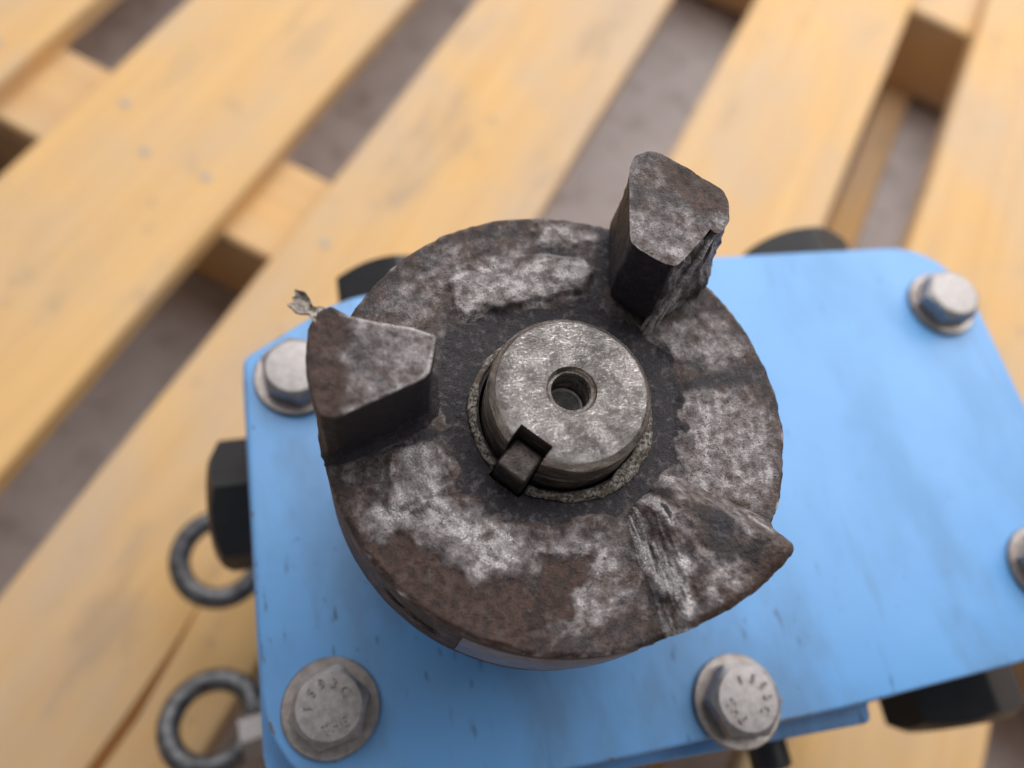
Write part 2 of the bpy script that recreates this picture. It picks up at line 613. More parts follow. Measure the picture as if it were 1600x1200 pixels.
# nails where deck boards cross the stringers
nv, nf = lathe([(2.9, 0), (3.1, 0.2), (3.0, 0.4), (2.1, 0.5)], 14)
nail_mesh = None
for i, (a, b) in enumerate(DECK):
    bd = deck[i]
    bw = (b - a)
    for k, (s0, s1) in enumerate(STR):
        for q, fr in enumerate((0.2, 0.52, 0.8)):
            if nail_mesh is None:
                o = mesh_obj('nail', nv, nf, NAILM, bd)
                nail_mesh = o.data
            else:
                o = bpy.data.objects.new('nail', nail_mesh)
                COL.objects.link(o)
                o.parent = bd
            uu = (s0 + s1) / 2 + random.uniform(-14, 14)
            put(o, (uu - (bd.location.x / MM + 250), (fr - 0.5) * bw + random.uniform(-5, 5), 10.8 + (0.6 if i % 2 else 0)))

# ================================================================== GEAR REDUCER
red = empty('gear_reducer', (43, 0, Z_PALLET), 'light blue worm gear reducer standing on the pallet with its output shaft upward', 'gear reducer')


def part(name, v, f, mat, parent=red, off=(0, 0, 0), rot=(0, 0, 0), **kw):
    """geometry given in plan coordinates; parent is the reducer's empty"""
    o = mesh_obj(name, v, f, mat, parent, **kw)
    o.location = [(off[i] - ((43, 0, Z_PALLET)[i] if parent is red else 0)) * MM for i in range(3)]
    o.rotation_euler = rot
    return o


# cover plate outline (CCW from lower left)
cover_poly = [(-61.3, -60.5), (20, -60.6), (70, -59.6), (152, -56.2), (149.5, 62), (68, 64.2), (20, 63.2), (-36, 60.3), (-61.9, 45.0)]
cover_loop = rounded(cover_poly, [27, 200, 200, 22, 22, 300, 300, 30, 4], 8)
v, f = prism(cover_loop, 252.2, Z_COVER, 0.9, 0.6)
nl = len(cover_loop)
ea = np.zeros(len(v))
ea[4 * nl:len(v) - nl] = 1.0
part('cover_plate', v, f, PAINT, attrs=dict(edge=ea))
# housing under it, a little wider at the left
hous = rounded([(-63.2, -62), (80, -64.6), (80.5, -60.2), (148, -56.0), (147, 60), (-30, 60), (-50, 49.5), (-63.6, 47.0)], [16, 2, 1, 18, 18, 10, 6, 3], 5)
v, f = prism(hous, 214, 251.8, 0.8, 0.8)
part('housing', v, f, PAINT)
core = rounded([(-58, -55), (142, -52), (142, 56), (-58, 54)], 14, 5)
v, f = prism(core, 122, 214.2, 0.6)
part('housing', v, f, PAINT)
foot = rounded([(-60, -58), (144, -54), (144, 58), (-60, 56)], 10, 5)
v, f = prism(foot, Z_PALLET + 0.7, 122.2, 1.5, 0.5)
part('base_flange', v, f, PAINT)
# boss round the shaft under the coupling
v, f = lathe([(33, Z_COVER - 1), (33, Z_COVER + 9), (32, Z_COVER + 10), (17, Z_COVER + 10)], 64)
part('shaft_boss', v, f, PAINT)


# ---- output shaft with tapped centre hole and keyway
def bool_cut(o, cutters):
    for c in cutters:
        m = o.modifiers.new('cut', 'BOOLEAN')
        m.operation = 'DIFFERENCE'
        m.solver = 'EXACT'
        m.object = c
    dg = bpy.context.evaluated_depsgraph_get()
    me = bpy.data.meshes.new_from_object(o.evaluated_get(dg))
    o.modifiers.clear()
    old = o.data
    o.data = me
    bpy.data.meshes.remove(old)
    for c in cutters:
        d = c.data
        bpy.data.objects.remove(c)
        bpy.data.meshes.remove(d)


RS = 14.25
prof = [(0.02, Z_SHAFT - 9.4)]
# drill cone with turning steps
for k in range(8):
    r = 0.25 + k * 0.40
    prof += [(r, Z_SHAFT - 9.3 + r * 0.58 - 0.12), (r + 0.10, Z_SHAFT - 9.3 + r * 0.58 + 0.16)]
zt = Z_SHAFT - 7.2
prof += [(3.45, zt)]
k = 0
while zt < Z_SHAFT - 1.6:      # thread
    prof += [(3.5, zt + 0.1), (4.05, zt + 0.55), (3.5, zt + 1.0)]
    zt += 1.1
prof += [(4.0, Z_SHAFT - 0.9), (4.25, Z_SHAFT - 0.35), (4.45, Z_SHAFT - 0.08), (4.8, Z_SHAFT), (12.85, Z_SHAFT), (13.05, Z_SHAFT - 0.08),
         (14.08, Z_SHAFT - 1.0), (RS, Z_SHAFT - 1.35), (RS, Z_SHAFT - 5.2), (RS - 0.25, Z_SHAFT - 5.5), (RS - 0.25, Z_SHAFT - 6.1), (RS, Z_SHAFT - 6.4),
         (RS, Z_COVER - 5), (0.02, Z_COVER - 5)]
v, f = lathe(prof, 128)
v = np.asarray(v)
shaft = part('output_shaft', v, f, STEEL, sharp=28)
KA = math.radians(-135.5)                    # direction of the key
KD, KT = np.array([math.cos(KA), math.sin(KA)]), np.array([-math.sin(KA), math.cos(KA)])


def key_box(name, r0, r1, hw, z0, z1, mat, bev=0.0):
    q = [KD * r0 - KT * hw, KD * r1 - KT * hw, KD * r1 + KT * hw, KD * r0 + KT * hw]
    if bev > 0:
        lp = rounded(q, bev, 3)
        return prism(lp, z0, z1, bev * 0.8)
    return loops_mesh([np.c_[q, np.full(4, z0)], np.c_[q, np.full(4, z1)]])


bpy.context.view_layer.update()
v, f = key_box('cutter', 10.5, 22, 3.2, Z_SHAFT - 40, Z_SHAFT + 5, KEYM)
cut = mesh_obj('cutter', v, f, STEEL, None, False)
bpy.context.view_layer.update()
bool_cut(shaft, [cut])
shaft.data.polygons.foreach_set('use_smooth', [True] * len(shaft.data.polygons))
shaft.data.set_sharp_from_angle(angle=math.radians(28))
shaft.data.materials.append(BRIGHT)
sx, sy = shaft.location.x, shaft.location.y
for p_ in shaft.data.polygons:               # hole bottom in paler steel, painting in the light that reaches it
    if math.hypot(p_.center.x, p_.center.y) < 3.44 * MM and p_.center.z > 0.2:
        p_.material_index = 1
v, f = key_box('shaft_key', 11.3, 17.3, 2.95, Z_SHAFT - 40, Z_SHAFT - 3.6, KEYM, 0.7)
part('shaft_key', v, f, KEYM, sharp=60)


# ---- hex bolts
def hex_solid(af, H, z0=0.0, n=48, chamf=0.577, rc=0.94, base_chamf=0.0):
    ap = af / 2
    th = np.arange(n) * 2 * PI / n
    loc = (th + PI / 6) % (PI / 3) - PI / 6        # flats centred on multiples of 60 deg
    rho = ap / np.cos(loc)
    c = rho.max()
    rho = np.minimum(rho, c * 0.992)
    L = []
    zb = z0 + (np.maximum(rho - ap * 1.0, 0) * base_chamf)
    L.append(np.c_[rho * np.cos(th), rho * np.sin(th), zb])
    zt_ = z0 + H - (rho - ap * rc) * chamf
    L.append(np.c_[rho * np.cos(th), rho * np.sin(th), zt_ - 0.12])
    L.append(np.c_[(rho - 0.12) * np.cos(th), (rho - 0.12) * np.sin(th), zt_])
    L.append(np.c_[(ap * rc + .15) * np.cos(th), (ap * rc + .15) * np.sin(th), np.full(n, z0 + H - .06)])
    L.append(np.c_[(ap * rc - .25) * np.cos(th), (ap * rc - .25) * np.sin(th), np.full(n, z0 + H)])
    return loops_mesh(L)


_glyph = {}


def glyph(ch, size):
    if ch not in _glyph:
        cu = bpy.data.curves.new('glyph', 'FONT')
        cu.body = ch
        cu.size = 1.0
        cu.align_x = 'CENTER'
        cu.extrude = 0.5
        cu.resolution_u = 3
        o = bpy.data.objects.new('glyph', cu)
        COL.objects.link(o)
        bpy.context.view_layer.update()
        dg = bpy.context.evaluated_depsgraph_get()
        me = bpy.data.meshes.new_from_object(o.evaluated_get(dg))
        vs = np.array([tuple(q.co) for q in me.vertices])
        fs = [tuple(p.vertices) for p in me.polygons]
        bpy.data.objects.remove(o)
        bpy.data.curves.remove(cu)
        bpy.data.meshes.remove(me)
        _glyph[ch] = (vs, fs)
    vs, fs = _glyph[ch]
    q = vs.copy()
    q[:, :2] *= size
    return q, fs


def marking(H):
    V, F = [], []
    def add(ch, size, x, y, a):
        vs, fs = glyph(ch, size)
        vs = vs.copy()
        vs[:, 2] = H + np.where(vs[:, 2] > 0, 0.46, -0.15)
        c, s = math.cos(a), math.sin(a)
        vs[:, :2] = np.c_[vs[:, 0] * c - vs[:, 1] * s + x, vs[:, 0] * s + vs[:, 1] * c + y]
        b = sum(len(q) for q in V)
        V.append(vs)
        F.extend(tuple(i + b for i in fc) for fc in fs)
    for k, ch in enumerate('F593C'):
        a = math.radians(160 - k * 35)
        add(ch, 2.7, 3.3 * math.cos(a), 3.9 * math.sin(a), a - PI / 2)
    for k, ch in enumerate('THE'):
        add(ch, 2.9, (k - 1) * 2.0, -4.8, 0)
    return np.concatenate(V), F


AF, HH, WH = 14.9, 5.7, 1.5
bolt_mesh = wash_mesh = mark_mesh = None
# position, hex angle, marking angle
BOLTS = [((-47.4, -39.7), 11 + 30, 14, 'stainless hex bolt marked F593C and THE nearest the lower left corner'),
         ((-49.0, 38.1), 5, None, None), ((137.5, 41.4), 27, None, None), ((42.0, -53.7), 20, -62, None),
         ((134.4, -36.2), 12, None, None), ((42.0, 55.5), 3, None, None)]
for (bx, by), ha, ma, lab in BOLTS:
    if bolt_mesh is None:
        v, f = hex_solid(AF, HH, 0, 60, 0.62, 0.88)
        b = mesh_obj('bolt', v, f, STAINLESS, red, True, 22)
        bolt_mesh = b.data
        v, f = lathe([(7.2, -WH), (10.0, -WH), (10.35, -WH + 0.3), (10.35, -0.45), (10.0, -0.05), (7.2, 0.0 - 0.02)], 48)
        w = mesh_obj('washer', v, f, WASHER, b)
        wash_mesh = w.data
        v, f = marking(HH)
        t = mesh_obj('head_marking', v, f, STAINLESS, b, False)
        mark_mesh = t.data
    else:
        b = bpy.data.objects.new('bolt', bolt_mesh)
        w = bpy.data.objects.new('washer', wash_mesh)
        for q in (b, w):
            COL.objects.link(q)
        b.parent = red
        w.parent = b
        t = None
        if ma is not None:
            t = bpy.data.objects.new('head_marking', mark_mesh)
            COL.objects.link(t)
            t.parent = b
    put(b, (bx - 43, by, Z_COVER + WH + 0.02 - Z_PALLET), (0, 0, math.radians(ha)))
    if t:
        t.rotation_euler = (0, 0, math.radians(ma - ha))

# ---- black hex plugs round the housing
plug_mesh = None
v, f = hex_solid(35, 15.5, 0, 72, 0.6, 0.88)
for (px, py, pz), rot in (((-63.2, 24.0, 208), (0, -PI / 2, 0)), ((-19.5, 66.0, 233), (-PI / 2, 0, 0)), ((114.5, 66.0, 232.5), (-PI / 2, 0, 0)), ((134.0, -57.5, 207), (PI / 2, 0, 0))):
    if plug_mesh is None:
        o = mesh_obj('oil_plug', v, f, BLACK, red, True, 28)
        plug_mesh = o.data
    else:
        o = bpy.data.objects.new('oil_plug', plug_mesh)
        COL.objects.link(o)
        o.parent = red
    put(o, (px - 43, py, pz - Z_PALLET))
    o.rotation_euler = (Euler(rot).to_matrix() @ Matrix.Rotation(PI / 6 if abs(rot[1]) > 0 else 0.0, 3, 'Z')).to_euler()
    # painted boss behind the plug
    bv, bf = lathe([(20, -8), (20, -1.0), (19, -0.1)], 40)
    bo = mesh_obj('plug_boss', bv, bf, PAINT, o)

# ---- eyebolts low on the left side
def eyebolt():
    n, m, RR, rr = 40, 14, 14.4, 3.9
    v, f = [], []
    for i in range(n):
        a = 2 * PI * i / n
        for j in range(m):
            b = 2 * PI * j / m
            v.append(((RR + rr * math.cos(b)) * math.cos(a), (RR + rr * math.cos(b)) * math.sin(a), rr * math.sin(b)))
    for i in range(n):
        for j in range(m):
            f.append((i * m + j, ((i + 1) % n) * m + j, ((i + 1) % n) * m + (j + 1) % m, i * m + (j + 1) % m))
    return v, f


for (ex, ey, ez), zr, tilt in (((-89.5, 25.0, 141), 0.0, 0.10), ((-94.0, -31.0, 141), 0.12, -0.25)):
    v, f = eyebolt()
    o = mesh_obj('eyebolt', v, f, EYE, red)
    put(o, (ex - 43, ey, ez - Z_PALLET), (tilt, 0, zr))
    v, f = lathe([(4.4, 0), (4.4, 26), (4.2, 27)], 24)
    s = mesh_obj('shank', v, f, EYE, o)
    put(s, (13, 0, 0), (0, PI / 2, 0))
    v, f = lathe([(8.2, 0), (8.6, 0.5), (8.6, 3.0), (8.0, 3.6)], 32)
    s = mesh_obj('collar', v, f, STAINLESS, o)
    put(s, (19.0, 0, 0), (0, PI / 2, 0))
    if ey < 0:
        v, f = hex_solid(13, 9, 0)
        s = mesh_obj('nut', v, f, STAINLESS, o, True, 22)
        put(s, (9.5, -8.5, 1.5), (0, PI / 2, 0))
# small black cap screw on the near side
v, f = lathe([(5.5, 0), (5.5, 8.5), (4.6, 9.4), (2.6, 9.4), (2.5, 6)], 28)
o = mesh_obj('cap_screw', v, f, BLACK, red)
put(o, (66 - 43, -64, 219 - Z_PALLET), (PI / 2, 0, 0))

# ================================================================== COUPLING HUB
hub = empty('jaw_coupling_hub', (0, 0, Z_COVER + 12), 'worn rusty cast iron jaw coupling hub with one jaw sheared off, on the reducer shaft', 'coupling hub')
HOFF = np.array([0, 0, Z_COVER + 12])


def hpart(name, v, f, mat, attrs=None, sharp=None, smooth=True):
    o = mesh_obj(name, np.asarray(v) - HOFF, f, mat, hub, smooth, sharp, attrs)
    return o


RO = 42.2
LOBE1 = [(-16.0, 22.8), (-16.4, 28.4), (-11.0, 31.5), (-3.2, 33.0), (4.6, 33.1), (11.4, 31.0), (12.7, 27.2), (9.8, 23.9), (3.8, 23.0), (-2.6, 22.2), (-9.0, 21.4), (-13.9, 20.9)]
BLK1 = [(2.9, 41.6), (16.5, 39.0), (15.5, 34.4), (1.5, 34.6)]
LOBE2 = [(-32.7, -10.0), (-31.1, -4.5), (-26.4, -2.2), (-22.3, -4.5), (-21.3, -9.2), (-23.7, -14.5), (-29.1, -14.9), (-33.2, -14.3)]
BR3 = [(-37.3, -12.7), (-29.1, -14.4), (-23.7, -13.5), (-16.3, -15.5), (-10.8, -21.8), (-10.3, -25.1), (-14.0, -28.2), (-20.3, -27.8), (-23.6, -21.0), (-29.4, -17.6), (-35.6, -18.2)]
BROWN1 = [(-37.3, -19.2), (-29.5, -18.0), (-25.1, -24.0), (-19, -28.5), (-13.9, -27.7), (-10.3, -28.4), (-9, -35), (-14, -39.5), (-25.3, -34.1), (-33.5, -25.9)]
BROWN2 = [(-8.8, -25.3), (-0.6, -26.0), (-0.9, -31.3), (-4.5, -32.5), (-6.5, -36), (-9.4, -33.5)]
BR4 = [(-9.9, -22.4), (0.2, -23.0), (5.4, -24), (3.9, -30.3), (2, -36), (-6, -38.0), (-7.5, -33), (-9.5, -28)]
RIGHT = [(25.1, 3.3), (32.5, -0.2), (39.2, -3.6), (39.5, -14.5), (34.4, -24.4), (25.0, -19.7), (17.6, -19.9), (21.1, -7.5)]
RIGHT2 = [(19.7, 13.7), (27.2, 17.2), (36.0, 15.9), (40.3, 6.9), (29.1, 5.6), (23.0, 7.5)]
UPL = [(-33, 22), (-27, 29), (-20, 34), (-12, 38), (-12, 33), (-18, 28), (-20, 22), (-26, 19)]
RINGP = [(-13.9, 21.2), (-19.5, 15.1), (-22.4, 2.7), (-20.7, -4.7), (-20.1, -11.7), (-12.6, -19.4), (-3.9, -20.6), (5.4, -19.7), (13.0, -17.3), (20.6, -10.8), (23.6, -0.1), (23.4, 7.9), (18.9, 16.2), (11.4, 21.8), (-0.3, 21.5)]
KEYP = [KD * 13 - KT * 3.1, KD * 17.6 - KT * 3.1, KD * 17.6 + KT * 3.1, KD * 13 + KT * 3.1]


def wear_masks(P):
    """P (n,3) mm -> wear, dark, rust from the shapes seen on the face"""
    p2 = P[:, :2] + np.c_[fbm(P, 0.35, 3, 5), fbm(P, 0.35, 3, 9)] * 2.2
    r = np.hypot(P[:, 0], P[:, 1])
    ang_ = np.arctan2(P[:, 1], P[:, 0])
    rad_ = np.hypot(P[:, 0], P[:, 1])
    wear = 0.34 + 0.22 * fbm(np.c_[rad_ * 1.1, np.cos(ang_) * 5, np.sin(ang_) * 5], 0.9, 4, 61)
    def m(poly, w, soft=1.6):
        return w * sstep(sdf_poly(p2, poly), -soft, soft)
    wear = wear + m(LOBE1, 0.50) + m(BLK1, 0.45) + m(LOBE2, 0.45) + m(BR3, 0.56, 2.4) + m(BR4, 0.48, 2.4) + m(RIGHT, 0.42, 2.5) + m(RIGHT2, 0.40, 2.5) + m(UPL, 0.22, 3)
    rust = np.full(len(P), 0.22)
    brown = np.maximum(m(BROWN1, 1.0, 1.4), m(BROWN2, 1.0, 1.0))
    wear = wear * (1 - 0.85 * brown)
    rust = rust + 0.62 * brown
    rimz = sstep(r, RO - 5, RO - 0.8)
    rust = rust + 0.25 * rimz
    wear = wear - 0.16 * rimz + 0.55 * sstep(r, RO - 0.9, RO - 0.2) * sstep(fbm(P, 0.5, 3, 71), 0.0, 0.4)
    dark = sstep(sdf_poly(p2, RINGP), -0.9, 1.1) * 1.0
    dark = np.maximum(dark, 0.25 * brown)
    # dark seams between the light patches and along the jaw feet
    ang = np.degrees(np.arctan2(P[:, 1], P[:, 0]))
    for a0, wd, st in ((5, 5, .7), (63.5, 4.5, .9), (184, 4, .9), (92, 2, 0)):
        d = (ang - a0 + 180) % 360 - 180
        dark = np.maximum(dark, st * np.exp(-(d / wd) ** 2) * sstep(r, 20, 24))
    dark = np.maximum(dark, 0.75 * np.exp(-((r - 34) / 1.3) ** 2) * sstep(ang, 70, 75) * (1 - sstep(ang, 84, 100)))
    return wear, dark, rust


# ---- hub body: face as a fine polar sheet, side wall, neck
NA, NR = 460, 150
th = np.arange(NA) * 2 * PI / NA
rr = 14.8 + (RO - 14.8) * (np.linspace(0, 1, NR) ** 0.95)
TH, RRg = np.meshgrid(th, rr)
P = np.c_[(RRg * np.cos(TH)).ravel(), (RRg * np.sin(TH)).ravel(), np.zeros(NA * NR)]
p2 = P[:, :2] + np.c_[fbm(P, 0.3, 3, 5), fbm(P, 0.3, 3, 9)] * 1.2
rv = RRg.ravel()
z = Z_FACE + 0.22 * fbm(P, 0.12, 3, 1) + 0.13 * fbm(P, 0.7, 4, 2)
z -= 0.55 * sstep(sdf_poly(p2, RINGP), -1.6, 2.2)                       # recessed centre
for poly, hgt in ((LOBE1, 0.95), (LOBE2, 0.85), (BLK1, 0.5), (RIGHT, 0.35), (RIGHT2, 0.3), (BR3, 0.15), (BR4, 0.15)):
    z += hgt * sstep(sdf_poly(p2, poly), -0.7, 0.9)
for poly in (BROWN1, BROWN2):
    z -= 0.22 * sstep(sdf_poly(p2, poly), -0.5, 0.6)
# dents and flaked spots
for _ in range(60):
    a, q = random.uniform(0, 2 * PI), random.uniform(21, 41)
    c = np.array([q * math.cos(a), q * math.sin(a)])
    z -= random.uniform(0.1, 0.3) * np.exp(-((P[:, :2] - c) ** 2).sum(1) / random.uniform(0.2, 0.9))
edge = sstep(rv, RO - 1.1, RO)
z -= 0.55 * edge ** 2 + 0.5 * edge * np.maximum(0, fbm(P, 0.45, 3, 21))
z[sdf_poly(P[:, :2], KEYP) > 0] -= 16
V = P.copy()
V[:, 2] = z
chip = 0.35 * fbm(P, 0.5, 3, 33) * sstep(rv, RO - 2, RO)
V[:, :2] += (P[:, :2] / rv[:, None]) * chip[:, None]
F = []
for i in range(NR - 1):
    for j in range(NA):
        k = (j + 1) % NA
        F.append((i * NA + j, i * NA + k, (i + 1) * NA + k, (i + 1) * NA + j))
wear, dark, rust = wear_masks(P)
# side wall loops
loops = [V[(NR - 1) * NA:]]
sides = [(RO + 0.05, -1.2)] + [(RO, -2.0 - 0.9 * q) for q in range(25)] + [ (RO - 0.4, -25.6), (RO - 1.4, -26.4), (30.5, -26.6), (29.5, -28), (29.5, -43.5), (15, -43.5)]
base = len(V)
allv = [V]
aw, ad, ar = [wear], [dark], [rust]
prev = (NR - 1) * NA
for r_, dz in sides:
    lp = np.c_[r_ * np.cos(th), r_ * np.sin(th), np.full(NA, Z_FACE + dz)]
    lp[:, :2] *= (1 + 0.0016 * fbm(lp, 0.25, 3, 41))[:, None]
    if r_ > 42:                               # slotted recess in the rim
        da = (np.degrees(th) + 136 + 180) % 360 - 180
        dd = np.maximum(np.abs(da) - 5.5, 0) / 1.6
        lp[:, :2] *= (1 - 0.13 * np.exp(-dd ** 2 - ((dz + 13.0 + 0.15 * da) / 1.5) ** 4))[:, None]
    allv.append(lp)
    aw.append(np.full(NA, 0.16) + 0.25 * fbm(lp, 0.15, 2, 3))
    ad.append(np.full(NA, 0.22))
    ar.append(np.full(NA, 0.45))
    for j in range(NA):
        k = (j + 1) % NA
        F.append((prev + j, prev + k, base + k, base + j))
    prev = base
    base += NA
# bore wall
lp = ring(14.8, Z_FACE - 14, NA)
allv.append(lp)
aw.append(np.full(NA, 0.1)); ad.append(np.full(NA, 0.9)); ar.append(np.full(NA, 0.2))
for j in range(NA):
    k = (j + 1) % NA
    F.append((j, base + j, base + k, k))
hpart('hub_body', np.concatenate(allv), F, IRON, dict(wear=np.concatenate(aw), dark=np.concatenate(ad), rust=np.concatenate(ar)), 50)

# crumbly lip of dried crud round the bore
n, m = 260, 12
v, f = [], []
for i in range(n):
    a = 2 * PI * i / n
    for j in range(m):
        b = 2 * PI * j / m
        v.append(((16.0 + 1.3 * math.cos(b)) * math.cos(a), (16.0 + 1.3 * math.cos(b)) * math.sin(a), Z_FACE - 0.25 + 0.95 * math.sin(b)))
v = np.array(v)
la = np.degrees(np.arctan2(v[:, 1], v[:, 0]))
w = 0.50 + 0.45 * np.exp(-(((la + 40 + 180) % 360 - 180) / 45) ** 2) + 0.22 * np.exp(-(((la - 185 + 180) % 360 - 180) / 40) ** 2) - 0.35 * np.exp(-(((la - 70 + 180) % 360 - 180) / 45) ** 2)
w = w * (1 + 0.45 * fbm(v, 0.9, 4, 50) + 0.5 * fbm(v, 0.22, 2, 51))
c = np.c_[v[:, :2] / np.hypot(v[:, 0], v[:, 1])[:, None] * 16.0, np.full(len(v), Z_FACE - 0.25)]
v = c + (v - c) * w[:, None]
kd = v[:, :2] @ KD
kt = np.abs(v[:, :2] @ KT)
v[(kd > 0) & (kt < 3.2), 2] -= 5
for i in range(n):
    for j in range(m):
        f.append((i * m + j, ((i + 1) % n) * m + j, ((i + 1) % n) * m + (j + 1) % m, i * m + (j + 1) % m))
hpart('bore_lip', v, f, CRUD)

# machined flat on the rim
n = 60
v, f = [], []
for i in range(n):
    a = math.radians(-123 + 40 * i / (n - 1))
    for r_, dz in ((RO + 0.04, -4.0 + 1.5 * (i / (n - 1))), (RO + 0.28, -4.6 + 1.5 * (i / (n - 1))), (RO + 0.28, -19), (RO + 0.04, -19.6)):
        v.append((r_ * math.cos(a), r_ * math.sin(a), Z_FACE + dz))
for i in range(n - 1):
    for j in range(3):
        f.append((i * 4 + j, (i + 1) * 4 + j, (i + 1) * 4 + j + 1, i * 4 + j + 1))
hpart('machined_flat', v, f, BAND)


# ---- jaws
def jaw(name, top, bot, z1, seed, torn=None, fillet=2.6, amp=0.25, topmask=None, label=None, seg=14):
    T, B = subdivide_loop(top, seg, 5), subdivide_loop(bot, seg, 5)
    n = len(T)
    K = 26
    z0 = Z_FACE - 1.2
    loops = []
    for k in range(K):
        t = k / (K - 1)
        q = B + (T - B) * t
        nrm = -(inset(q, 1) - q)
        fl = fillet * max(0, 1 - t / 0.24) ** 2.2
        q = q + nrm * fl
        rq = np.hypot(q[:, 0], q[:, 1])
        lim = RO - 0.1 + t * 8
        s = np.minimum(1, lim / rq)
        q = q * s[:, None]
        loops.append(np.c_[q, np.full(n, z0 + (z1 - 0.55 - z0) * t)])
    for d, dz in ((0.14, -0.25), (0.4, -0.06), (0.75, 0)):
        q = inset(T, d)
        loops.append(np.c_[q, np.full(n, z1 + dz)])
    T2 = inset(T, 0.75)
    c = T2.mean(0)
    C = 22
    for k in range(1, C):
        q = c + (T2 - c) * (1 - k / C)
        loops.append(np.c_[q, np.full(n, z1)])
    L = np.concatenate(loops)
    kk = np.repeat(np.arange(len(loops)), n)
    top_m = (kk >= K).astype(float)
    out = np.zeros_like(L)
    side_n = np.concatenate([-(inset(l[:, :2], 1) - l[:, :2]) for l in loops[:K]])
    out[:K * n, :2] = side_n
    out[K * n:, 2] = 1
    nz = amp * fbm(L, 0.22, 3, seed) + 0.24 * fbm(L, 0.8, 4, seed + 3)
    L = L + out * nz[:, None]
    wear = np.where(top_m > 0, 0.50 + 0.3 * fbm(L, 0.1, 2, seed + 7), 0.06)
    dark = np.where(top_m > 0, 0.12, 1.15 + 0.15 * fbm(L, 0.1, 2, seed + 8))  # jaw sides blackened to paint in the shade on them
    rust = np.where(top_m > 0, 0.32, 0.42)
    tm = np.zeros(len(L))
    if torn is not None:
        ii = np.tile(np.arange(n), len(loops))
        a, b = torn[0] * seg, torn[1] * seg
        tm = sstep(ii, a - 4, a + 3) * (1 - sstep(ii, b - 3, b + 4)) * (1 - top_m)
        st = fbm(np.c_[L[:, 0], L[:, 1], L[:, 2] * 0.12], 0.55, 4, seed + 11)
        L = L + out * (tm * (st * 2.2 - 0.1))[:, None]
        wear = wear + tm * (0.75 + 0.8 * st)
        rust = rust * (1 - 0.6 * tm)
        dark = dark * (1 - tm)
    if topmask:
        for poly, dw, dd, dr in topmask:
            mk = sstep(sdf_poly(L[:, :2] + np.c_[fbm(L, 0.3, 3, 5), fbm(L, 0.3, 3, 9)] * 2, poly), -1.5, 1.5) * top_m
            wear, dark, rust = wear + dw * mk, dark + dd * mk, rust + dr * mk
    # worn bright arris along the top edge
    ar_ = np.exp(-((kk - K - 0.6) / 1.1) ** 2)
    wear = wear + 0.35 * ar_
    v, f = loops_mesh([L[i * n:(i + 1) * n] for i in range(len(loops))], True, True)
    o = hpart(name, v, f, IRON, dict(wear=wear, dark=dark, rust=rust), 50)
    if label:
        o['label'] = label
    return o


def shift(pts, h_from, h_to):
    """re-read plan points taken at one height as seen at another (camera foot at FOOT)"""
    p = np.asarray(pts, float) - FOOT
    return FOOT + p * (h_to / h_from)


# left jaw (plan points for its top face, seen at 115 below the lens)
ltop = shift([(-42.2, 13.0), (-43.0, 7.6), (-42.8, 1.1), (-41.6, -2.4), (-39.4, -3.0), (-31.6, -0.2), (-25.2, 2.1), (-23.9, 3.2), (-21.9, 9.6), (-26.2, 11.8), (-32.2, 13.4), (-36.1, 14.9), (-38.2, 16.7), (-40.3, 16.0)], 115, 113.5)
lbot = [(-40.6, 11.5), (-41.6, 7.0), (-41.9, 1.0), (-41.5, -3.5), (-39.2, -4.0), (-31.8, -1.6), (-24.9, 1.0), (-23.4, 2.4), (-22.3, 9.4), (-25.8, 11.0), (-31.0, 12.6), (-35.0, 14.2), (-37.0, 15.4), (-39, 14.6)]
jaw('jaw', ltop, lbot, 450 - 113.5, 60, torn=None, label='squared jaw with a dark near face on the left of the hub',
    topmask=[([(-45, 18), (-45, -5), (-39, -5), (-38, 4), (-36, 12), (-35, 18)], -0.35, 0, 0.75), ([(-33, 12), (-22, 11), (-23, 2), (-30, 1)], 0.1, 0.18, -0.2)])
# upper right jaw
TRH = 110.5
ttop = [(13.6, 22.2)] + [tuple(q) for q in shift([(19.2, 40.4), (20.6, 42.8), (23.3, 43.6), (25.1, 43.1), (28.2, 40.3), (32.4, 36.6), (34.9, 34.2)], 115, TRH)]
ttop += [(32.2, 28.6), (31.4, 24.9), (29.2, 22.9), (28.4, 24.6), (24.4, 21.0), (19.7, 17.1), (18.2, 17.6), (14.7, 20.6)]
tbot = [(13.4, 22.2), (16.8, 35.5), (17.6, 37.6), (19.5, 37.4), (21.5, 36.3), (24.5, 34.3), (28.0, 31.4), (32.0, 27.4), (34.4, 24.4), (35.0, 22.6), (33.0, 21.0), (30.6, 19.2), (26.4, 16.2), (20.8, 14.8), (18.0, 16.8), (14.6, 20.8)]
jaw('jaw', ttop, tbot, 450 - TRH, 80, torn=(8.2, 13.2), amp=0.45, label='upright jaw with a torn right flank at the far side of the hub',
    topmask=[(shift([(24, 44), (36, 36), (36, 29), (30, 30), (26, 36)], 115, TRH), -0.25, 0, 0.6), (shift([(18, 30), (30, 30), (24, 20), (16, 24)], 115, TRH), 0.15, 0.05, -0.15)])

